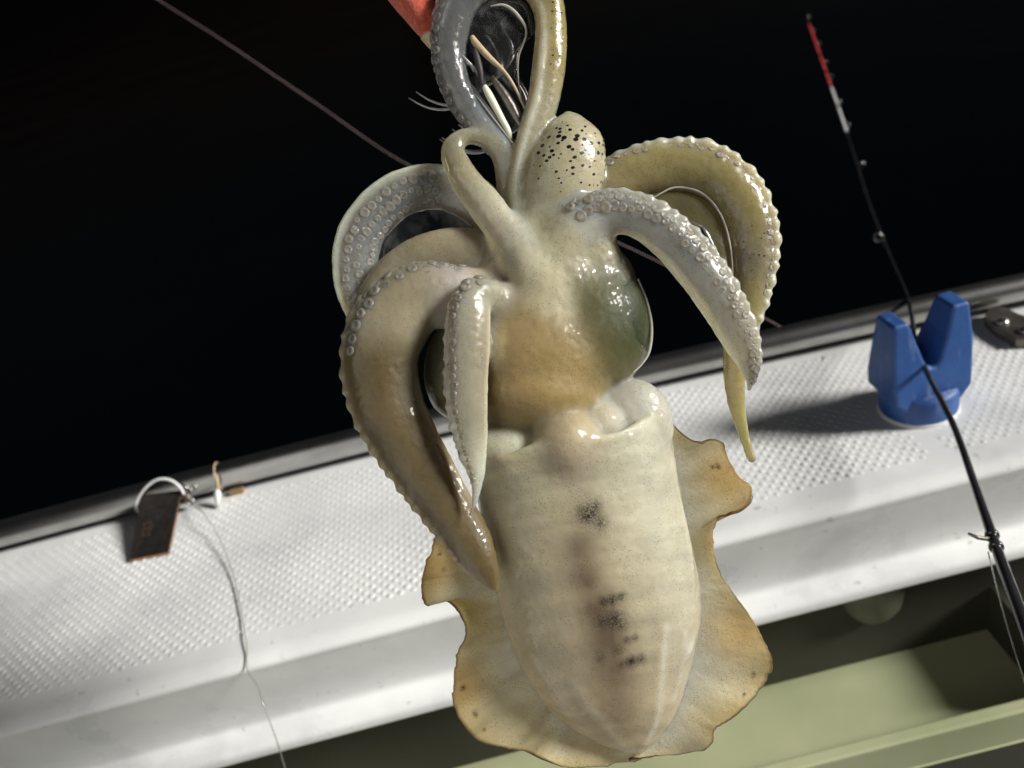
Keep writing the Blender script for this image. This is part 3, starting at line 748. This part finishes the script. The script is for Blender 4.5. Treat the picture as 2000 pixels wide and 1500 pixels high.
# mantle: thick open cup
ML = [(890, 850), (905, 890), (925, 940), (935, 1000), (950, 1080), (972, 1165), (998, 1260), (1048, 1355), (1110, 1420), (1180, 1458), (1225, 1472)]
MR = [(1298, 800), (1309, 840), (1318, 900), (1333, 980), (1350, 1060), (1366, 1140), (1368, 1210), (1350, 1300), (1325, 1380), (1290, 1440), (1252, 1474)]
MN = 160
mc = catmull([(*a, *b) for a, b in zip(ML, MR)], MN)
def mantle():
    seg = 72; vs, fs, cs, ax = [], [], [], []
    outer = []
    for j, (lu, lv, ru, rv) in enumerate(mc):
        row = []
        cu, cv = (lu+ru)/2, (lv+rv)/2; hu, hv = (ru-lu)/2, (rv-lv)/2; hw = math.hypot(hu, hv)
        s = j / (MN - 1)
        for i in range(seg):
            f = 2*math.pi*i/seg
            sc_ = 1.0
            x, z = math.cos(f), math.sin(f)
            # front rim drops on the left and dips on the right
            dv = 0
            if s < .35:
                fade = (1 - s/.35)
                front = max(0, -z)
                dv = fade * (56*math.exp(-((x+.62)/.34)**2)*front**.5 + 34*math.exp(-((x-.55)/.35)**2)*front**.6 - 28*(1-front)*(1 if z > 0 else .0) + 30*math.exp(-((x-.02)/.28)**2)*front)
            row.append((cu + hu*x, cv + hv*x + dv, hw*.64*z + 15))
        outer.append(row)
    rows = outer[::-1]
    inner = []
    for j in range(0, 36):
        base = outer[j]; cu = np.mean([q[0] for q in base]); cv = np.mean([q[1] for q in base]); 
        k = .885 - .0018*j
        inner.append([(cu + (q[0]-cu)*k, q[1] + 4, 15 + (q[2]-15)*k) for q in base])
    rows = rows + inner
    for r in rows:
        for (u, v, o) in r:
            vs.append(P(u, v, o))
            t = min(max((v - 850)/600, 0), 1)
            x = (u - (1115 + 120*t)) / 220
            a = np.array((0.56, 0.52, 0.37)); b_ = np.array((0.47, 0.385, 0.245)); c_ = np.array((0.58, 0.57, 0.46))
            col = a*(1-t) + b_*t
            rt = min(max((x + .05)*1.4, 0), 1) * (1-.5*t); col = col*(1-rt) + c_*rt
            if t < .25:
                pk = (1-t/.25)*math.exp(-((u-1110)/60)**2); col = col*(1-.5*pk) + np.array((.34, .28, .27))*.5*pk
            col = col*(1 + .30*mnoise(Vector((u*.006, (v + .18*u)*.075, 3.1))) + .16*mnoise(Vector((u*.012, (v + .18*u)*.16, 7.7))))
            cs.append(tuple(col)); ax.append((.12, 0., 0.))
    n = len(rows)
    for j in range(n-1):
        for i in range(seg): fs.append((j*seg+i, j*seg+(i+1) % seg, (j+1)*seg+(i+1) % seg, (j+1)*seg+i))
    fs.append(tuple(range(seg))[::-1]); fs.append(tuple((n-1)*seg+i for i in range(seg)))
    return vs, fs, cs, ax
add_part(*mantle())

# fuse everything into one continuous skin
src = mesh('squid_source', VS, FS); fixn(src)
tmp = bpy.data.objects.new('squid_source', src); COL.objects.link(tmp)
md = tmp.modifiers.new('fuse', 'REMESH'); md.mode = 'VOXEL'; md.voxel_size = 0.00062; md.adaptivity = 0
m2 = tmp.modifiers.new('relax', 'SMOOTH'); m2.factor = .5; m2.iterations = 7
bpy.context.view_layer.update()
dg = bpy.context.evaluated_depsgraph_get()
bme = bpy.data.meshes.new_from_object(tmp.evaluated_get(dg))
bpy.data.objects.remove(tmp)
bme.name = 'body'
nv = len(bme.vertices)
cov = np.zeros(nv*3); bme.vertices.foreach_get('co', cov); cov = cov.reshape(-1, 3)
kd = kdtree.KDTree(len(VS))
for i, q in enumerate(VS): kd.insert(q, i)
kd.balance()
CO = np.array(CO); AX = np.array(AX)
tint = np.zeros((nv, 3)); aux = np.zeros((nv, 3))
for i in range(nv):
    ws = 0
    for (q, k, d) in kd.find_n(cov[i], 4):
        wgt = 1/(d + 4e-4)**2; tint[i] += CO[k]*wgt; aux[i] += AX[k]*wgt; ws += wgt
    tint[i] /= ws; aux[i] /= ws
wsm = np.zeros(nv)
def near0(u, v, o, ru):
    q = np.array(P(u, v, o)); d = np.linalg.norm(cov - q, axis=1)/(ru*S); return np.exp(-d*d)
for u, v, o, r in ((1090, 580, -80, 110), (1160, 540, -60, 90), (1050, 690, -110, 120), (1106, 868, -125, 62), (1180, 650, -80, 70), (1060, 460, -50, 60)):
    wsm = np.maximum(wsm, near0(u, v, o, r))
wsm = (np.clip(wsm*1.6, 0, 1)*.8*(1-np.clip(1.3*near0(1245, 615, -10, 85), 0, 1)))[:, None]
ne = len(bme.edges); ed = np.zeros(ne*2, int); bme.edges.foreach_get('vertices', ed); ed = ed.reshape(-1, 2)
dg_ = np.bincount(ed.ravel(), minlength=nv)[:, None].astype(float)
for _ in range(90):
    acc = np.zeros_like(cov)
    for c in range(3):
        acc[:, c] = np.bincount(ed[:, 0], cov[ed[:, 1], c], nv) + np.bincount(ed[:, 1], cov[ed[:, 0], c], nv)
    cov += (acc/dg_ - cov)*wsm
bme.vertices.foreach_set('co', cov.ravel().astype(np.float32)); bme.update()
# blend colours between neighbours so that pieces melt into each other
ne = len(bme.edges); ed = np.zeros(ne*2, int); bme.edges.foreach_get('vertices', ed); ed = ed.reshape(-1, 2)
deg = np.bincount(ed.ravel(), minlength=nv)[:, None] + 1.0
for _ in range(9):
    for arr in (tint, aux):
        acc = arr.copy()
        for c in range(3):
            acc[:, c] += np.bincount(ed[:, 0], arr[ed[:, 1], c], nv) + np.bincount(ed[:, 1], arr[ed[:, 0], c], nv)
        arr[:] = acc/deg
def near3(u, v, o, ru):          # gaussian weight round a place on the skin
    q = np.array(P(u, v, o)); d = np.linalg.norm(cov - q, axis=1)/(ru*S)
    return np.exp(-d*d)
def mfront(u, v):                # offset of the mantle's front skin at a pixel
    best = min(mc, key=lambda a: abs((a[1]+a[3])/2 - v)); cu = (best[0]+best[2])/2; hw = (best[2]-best[0])/2
    x = min(abs((u-cu)/hw), .98); return -hw*.64*math.sqrt(1-x*x) + 15
for u, v, r, k in ((1150, 1005, 26, .75), (1172, 1020, 18, .6), (1138, 1000, 18, .5), (1162, 990, 16, .6), (1180, 1175, 10, .7), (1196, 1172, 12, .8), (1212, 1166, 9, .6), (1178, 1215, 20, .6), (1198, 1212, 22, .75), (1212, 1222, 14, .5),
                   (1225, 1250, 9, .5), (1240, 1246, 8, .5), (1205, 1270, 13, .4), (1232, 1292, 13, .7), (1250, 1288, 11, .6), (1215, 1298, 9, .5), (1172, 1285, 12, .35), (1150, 1140, 8, .3)):
    aux[:, 1] = np.maximum(aux[:, 1], near3(u, v, mfront(u, v), r)*min(1, k*1.45))
for u, v, r, k in ((1130, 1070, 42, .45), (1145, 1130, 42, .5), (1165, 1190, 44, .55), (1185, 1250, 46, .55), (1200, 1310, 50, .45), (1215, 1380, 60, .35), (1110, 900, 60, .25)):
    w_ = near3(u, v, mfront(u, v), r*.85)[:, None]*min(1, k*1.7)
    tint = tint*(1-w_) + np.array((.16, .11, .072))*w_
for u, v, o, r, c, k in ((1020, 720, -95, 110, (.32, .225, .095), .4), (1090, 740, -95, 90, (.38, .27, .08), .5), (980, 590, -40, 34, (.25, .17, .17), .6), (992, 548, -40, 28, (.25, .18, .19), .5), (905, 965, -118, 22, (.18, .07, .02), .7),
                         (1218, 612, -50, 78, (.055, .068, .028), 1.0), (1232, 660, -40, 66, (.06, .07, .03), .9), (1215, 560, -40, 60, (.065, .075, .035), .85), (860, 700, -40, 55, (.05, .06, .03), .8), (1000, 790, -70, 60, (.20, .13, .05), .4), (1120, 790, -60, 50, (.25, .17, .06), .3)):
    w_ = near3(u, v, o, r)[:, None]*k; tint = tint*(1-w_) + np.array(c)*w_
nrmv = np.zeros(nv*3); bme.vertices.foreach_get('normal', nrmv); nrmv = nrmv.reshape(-1, 3)
dsp = np.zeros(nv)
def path_w(pts, r):
    w_ = np.zeros(nv)
    for a in catmull(pts, 40): w_ = np.maximum(w_, near3(a[0], a[1], mfront(a[0], a[1]), r))
    return w_
for pts, h, lift in (([(1300, 1230), (1294, 1290), (1290, 1350), (1284, 1410), (1262, 1452)], 3.5, .5), ([(1120, 1330), (1160, 1390), (1200, 1440), (1228, 1466)], 2.5, .25), ([(1340, 1240), (1335, 1310), (1318, 1370)], 3.0, .4), ([(1330, 960), (1345, 1060), (1352, 1140)], 2.5, .3)):
    w_ = path_w(pts, 11); dsp += w_*h*S; wt = (path_w(pts, 9)*lift)[:, None]; tint = tint*(1-wt) + np.array((.62, .62, .55))*wt
w_ = near3(1350, 1270, mfront(1350, 1270), 16); dsp += w_*5*S; tint = tint*(1-w_[:, None]*.7) + np.array((.75, .75, .72))*w_[:, None]*.7
for i in range(nv):
    q = Vector(cov[i])
    a = mnoise(q*120); b = mnoise(q*420 + Vector((5, 1, 3)))
    dsp[i] += (a*1.0 + b*.8)*S
    tint[i] *= 1 + .10*mnoise(q*60 + Vector((9, 9, 9)))
    m_v = (q - CAM).dot(fwd); pu = (q - CAM)
bme.vertices.foreach_set('co', (cov + nrmv*dsp[:, None]).ravel().astype(np.float32)); bme.update()
def put_attr(me, name, arr):
    a = me.color_attributes.new(name, 'FLOAT_COLOR', 'POINT')
    full = np.ones((len(arr), 4)); full[:, :arr.shape[1]] = arr
    a.data.foreach_set('color', full.ravel().astype(np.float32))
wet = np.ones(nv)
for u, v, o, r, k in ((1030, 720, -110, 190, .92), (1130, 640, -80, 120, .7), (1215, 610, -70, 90, .8), (1210, 820, -50, 120, .85), (1110, 850, -130, 80, .8), (1090, 900, -100, 130, .75), (1130, 1040, -110, 150, .75), (1170, 1180, -110, 150, .7), (1190, 1320, -80, 130, .6), (790, 800, -110, 150, .75), (880, 980, -110, 120, .7), (780, 620, -100, 90, .5)):
    wet = np.minimum(wet, 1 - k*near3(u, v, o, r))
aux = np.column_stack([aux, wet])
put_attr(bme, 'tint', tint); put_attr(bme, 'aux', aux)
bme.materials.clear()
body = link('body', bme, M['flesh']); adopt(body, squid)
print('body verts', nv)

# suckers along the arms: shared cup mesh
def sucker_mesh():
    pf = [(0.0, .12), (.34, .13), (.52, .20), (.70, .21), (.90, .08), (1.02, -.16), (1.05, -.6)]
    n = 10; vs, fs = [(0, 0, .12)], []
    for r, z in pf[1:]:
        for k in range(n): vs.append((r*math.cos(2*math.pi*k/n), r*math.sin(2*math.pi*k/n), z))
    for k in range(n): fs.append((0, 1+k, 1+(k+1) % n))
    for j in range(len(pf)-2):
        for k in range(n): fs.append((1+j*n+k, 1+(j+1)*n+k, 1+(j+1)*n+(k+1) % n, 1+j*n+(k+1) % n))
    me = mesh('sucker', vs, fs); fixn(me)
    put_attr(me, 'tint', np.tile((.60, .60, .57), (len(vs), 1))); put_attr(me, 'aux', np.tile((.66, 0, 0), (len(vs), 1)))
    me.materials.append(M['sucker']); me.polygons.foreach_set('use_smooth', [True]*len(me.polygons))
    return me
SM = sucker_mesh()
def suckers(nm, t0, t1, count, angs, size, taper=.5):
    c, wp, rad, fr, flat = ARM[nm]; n = len(wp)
    for j in range(count):
        t = t0 + (t1-t0)*j/max(count-1, 1)
        for s, a in enumerate(angs):
            x = (t + (t1-t0)/count*.5*s)*(n-1); i = min(int(x), n-2); f = x - i
            p = wp[i].lerp(wp[i+1], f); T_, n1, n2 = fr[i]; r = rad[i]
            a_ = math.radians(a + random.uniform(-7, 7))
            d = n1*math.cos(a_)*r + n2*math.sin(a_)*r*flat
            nn = (n1*math.cos(a_)/1 + n2*math.sin(a_)/flat).normalized()
            o = bpy.data.objects.new('sucker', SM); COL.objects.link(o)
            k = min(size*(1-taper*j/count)*random.uniform(.72, 1.22), 0.6*r/S)*S
            q = nn.to_track_quat('Z', 'Y')
            mw = Matrix.Translation(p + d*random.uniform(.96, 1.01)) @ q.to_matrix().to_4x4() @ Matrix.Diagonal((k, k, k*.9, 1))
            o.parent = body; o.matrix_parent_inverse = Matrix.Identity(4)
            o.matrix_basis = mw
SIDE = {}
suckers('right_front', .15, .94, 33, (8, 40, 70), 10.5, .35)
suckers('small_front', .22, .82, 25, (172, 138), 9.5, .5)
suckers('left_back', .28, .84, 19, (50, 90, 125), 10.5, .2)
suckers('left_front', .14, .40, 14, (174, 146), 11, .1)
suckers('stalk', .56, .90, 20, (176, 140), 10, .2)
suckers('right_back', .12, .58, 30, (6, 30), 8, .2)
# fins
def fin(name, outer, root, ruffle, seed, dark_spots):
    nu, nvv = 150, 60
    oc = catmull(outer, nu); rc_ = catmull(root, nu)
    vs, cs, ax = [], [], []
    rnd = random.Random(seed); ph = [rnd.uniform(0, 6) for _ in range(4)]
    for i in range(nu):
        for j in range(nvv):
            t = j/(nvv-1); a = rc_[i]*(1-t) + oc[i]*t
            s = i/(nu-1)
            wv = ruffle*(t**1.6)*(math.sin(13*s+ph[0]) + .6*math.sin(27*s+ph[1]+2*t) + .3*math.sin(55*s+ph[2]))
            jag = (t**8)*(5*mnoise(Vector((s*40, seed*3., 0))) + 3*mnoise(Vector((s*110, seed*3., 4))))
            vs.append(P(a[0]+jag, a[1]+jag*.6, a[2]+wv + 1.3*t*mnoise(Vector((s*70, t*3, seed+2)))))
            st = mnoise(Vector((s*30, t*2.5, seed)))
            col = np.array((.93, .90, .80))*(1-t) + np.array((.88, .70, .42))*t
            g = max(0, min(1, .45 + 1.3*mnoise(Vector((s*7, t*1.5, seed+5)))))*(.4+.6*t)*1.6
            col = col*(.82+.18*st) * (1-.25*g) + np.array((.70, .50, .18))*.25*g
            edge = max(0, (t-.955)/.045)
            if t > .955:
                e = edge*(1.1+.6*mnoise(Vector((s*25, 0, seed)))); e = max(0, min(1, e)); col = col*(1-e) + np.array((.07, .04, .025))*e
            for (gu, gv, gr) in ((1425, 935, 55), (848, 1105, 48), (1440, 1235, 55), (1410, 1060, 30), (905, 1330, 45)):
                gw_ = .62*math.exp(-((a[0]-gu)**2 + (a[1]-gv)**2)/gr**2); col = col*(1-gw_) + np.array((.80, .47, .17))*gw_
            dk = 0
            for (du, dv_, dr) in dark_spots:
                dk = max(dk, math.exp(-((a[0]-du)**2 + (a[1]-dv_)**2)/dr**2))
            strk = max(0, mnoise(Vector((s*60, t*1.6, seed+9)))-.25)*1.2*t*(1-edge)
            cs.append(tuple(np.clip(col*(1-.6*min(strk, 1)), .02, .9))); ax.append((.12, min(dk*1.2, 1), 0))
    fs = [(i*nvv+j, (i+1)*nvv+j, (i+1)*nvv+j+1, i*nvv+j+1) for i in range(nu-1) for j in range(nvv-1)]
    me = mesh(name, vs, fs); put_attr(me, 'tint', np.array(cs)); put_attr(me, 'aux', np.array(ax))
    o = link(name, me, M['fin']); adopt(o, squid)
    sm = o.modifiers.new('thick', 'SOLIDIFY'); sm.thickness = .0011; sm.offset = 0
lf_o = [(900, 1010, 30), (856, 1033, 25), (840, 1080, 15), (823, 1136, 10), (830, 1180, 18), (865, 1171, 30), (893, 1192, 34), (910, 1234, 34), (893, 1276, 28), (886, 1337, 22), (889, 1388, 18), (931, 1444, 18), (987, 1460, 22), (1024, 1467, 22), (1061, 1484, 20), (1103, 1498, 20), (1160, 1496, 22), (1252, 1482, 24)]
lf_r = [(960, 1010, 40), (965, 1050, 38), (970, 1085, 36), (975, 1115, 36), (980, 1140, 36), (988, 1165, 36), (996, 1190, 36), (1004, 1215, 36), (1014, 1240, 36), (1030, 1270, 36), (1045, 1300, 36), (1065, 1330, 34), (1085, 1355, 34), (1110, 1380, 32), (1135, 1400, 30), (1165, 1425, 28), (1195, 1442, 26), (1225, 1460, 24)]
rf_o = [(1304, 812, 30), (1327, 842, 26), (1360, 863, 20), (1407, 861, 12), (1421, 893, 8), (1444, 931, 4), (1467, 949, 4), (1465, 982, 10), (1430, 1003, 22), (1402, 1012, 30), (1393, 1043, 34), (1400, 1103, 32), (1430, 1155, 26), (1463, 1201, 20), (1495, 1257, 14), (1509, 1299, 14), (1491, 1337, 16), (1458, 1379, 16), (1425, 1407, 18), (1397, 1425, 20), (1383, 1460, 20), (1337, 1470, 22), (1228, 1484, 27)]
rf_r = [(1290, 850, 40), (1293, 875, 40), (1297, 900, 40), (1302, 925, 40), (1307, 950, 40), (1312, 975, 40), (1317, 1000, 40), (1322, 1025, 40), (1327, 1050, 40), (1332, 1075, 40), (1337, 1105, 40), (1341, 1135, 40), (1343, 1165, 38), (1343, 1195, 38), (1340, 1230, 38), (1334, 1265, 36), (1326, 1300, 36), (1316, 1335, 34), (1306, 1365, 32), (1295, 1395, 30), (1283, 1420, 28), (1270, 1440, 26), (1255, 1462, 24)]
fin('fin', lf_o, lf_r, 15, 1, [(858, 1082, 4), (905, 1343, 5.5), (928, 1394, 5), (946, 1425, 3.5), (866, 1112, 3)])
fin('fin', rf_o, rf_r, 15, 2, [(1471, 1317, 4.5), (1452, 1358, 4), (1402, 911, 5), (1392, 912, 4)])

# clear webs, eyes and lid
def pillow(name, outline, bulge, mat, cols=None, parent=squid, n=72, rings=12, tintc=None, auxc=None):
    cl_ = outline + [outline[0]]
    c = catmull(cl_, n + 1)[:-1]; ctr = c.mean(0); vs, fs = [], []
    for side in (-1, 1):
        for k in range(rings):
            r = 1 - k/rings
            for q in c:
                p = ctr + (q - ctr)*r
                o = p[2] + side*bulge*math.sqrt(max(0, 1-r*r)) + 2.5*mnoise(Vector((p[0]*.03, p[1]*.03, side)))*(1-r**4)
                vs.append(P(p[0], p[1], o))
        vs.append(P(ctr[0], ctr[1], ctr[2] + side*bulge))
    h = rings*n + 1
    for s in (0, 1):
        for k in range(rings-1):
            for i in range(n): fs.append((s*h+k*n+i, s*h+k*n+(i+1) % n, s*h+(k+1)*n+(i+1) % n, s*h+(k+1)*n+i))
        for i in range(n): fs.append((s*h+(rings-1)*n+i, s*h+(rings-1)*n+(i+1) % n, s*h+rings*n))
    me = mesh(name, vs, fs)
    bm = bmesh.new(); bm.from_mesh(me); bmesh.ops.remove_doubles(bm, verts=bm.verts, dist=1e-6); bmesh.ops.recalc_face_normals(bm, faces=bm.faces); bm.to_mesh(me); bm.free()
    if tintc: put_attr(me, 'tint', np.tile(tintc, (len(me.vertices), 1))); put_attr(me, 'aux', np.tile(auxc, (len(me.vertices), 1)))
    o = link(name, me, mat); adopt(o, parent); return o
pillow('web', [(900, 70, 24), (925, 20, 24), (975, -5, 24), (1025, 5, 22), (1044, 62, 20), (1024, 78, 20), (1012, 115, 20), (1016, 170, 20), (1030, 215, 18), (1022, 255, 16), (1006, 288, 12), (965, 255, 18), (925, 195, 22), (905, 140, 24)], 5, M['clear'])
pillow('web', [(745, 480, 36), (765, 440, 40), (820, 410, 42), (880, 405, 42), (930, 425, 40), (915, 455, 36), (860, 462, 34), (800, 480, 34), (755, 530, 32), (735, 560, 32)], 7, M['clear'])
pillow('web', [(1262, 380, 36), (1320, 362, 38), (1380, 385, 38), (1418, 440, 36), (1434, 510, 32), (1436, 570, 26), (1412, 510, 28), (1384, 452, 32), (1372, 440, 34), (1330, 425, 36), (1290, 408, 36)], 6, M['flesh'], tintc=(.20, .19, .11), auxc=(.45, 0, .18))
T('web_edge', [(958, 12, 16, 1.2), (985, 10, 14, 2.6), (1010, 28, 12, 3.2), (1028, 62, 12, 2.2), (1013, 112, 12, 1.6), (1013, 160, 12, 1.6), (1024, 205, 12, 1.4), (1032, 232, 12, 1)], M['tan_skin'], squid, 50, 8)
T('web_edge', [(742, 545, 30, 1), (765, 500, 30, 2), (805, 468, 28, 2.4), (860, 455, 28, 2), (905, 452, 30, 1)], M['tan_skin'], squid, 40, 8)
T('web_edge', [(1272, 388, 26, 1), (1320, 366, 26, 2.2), (1372, 378, 26, 2.4), (1408, 420, 26, 2.2), (1426, 480, 24, 2), (1432, 545, 22, 1)], M['tan_skin'], squid, 40, 8)
def eye(u, v, o, ru, rv, ro, rot):
    vs, fs, cs, ax = blob(u, v, o, ru, rv, ro, (.045, .065, .022), .1, 0, rot)
    n = 28; me = mesh('eye', vs, fs); fixn(me)
    cs = []
    for j in range(1, 20):
        for i in range(n):
            th = math.pi*j/20; f = 2*math.pi*i/n
            x = math.sin(th)*math.cos(f); y = math.cos(th)
            k = max(0, min(1, 1.25*((x-.25)**2 + (y*.9)**2)))
            cs.append(tuple(np.array((.032, .045, .014))*(1-k) + np.array((.065, .075, .032))*k))
    put_attr(me, 'tint', np.array(cs)); put_attr(me, 'aux', np.tile((.1, 0, 0, .3), (len(vs), 1)))
    adopt(link('eye', me, M['flesh']), squid)
eye(1206, 618, 4, 66, 106, 80, -.2)
eye(886, 715, 6, 44, 90, 50, .15)
T('eyelid', [(1246, 545, -20, 2), (1262, 585, -24, 2.6), (1272, 635, -24, 3.4), (1268, 685, -24, 3), (1252, 713, -26, 2), (1235, 728, -30, 1)], M['tan_skin'], squid, 40, 8)
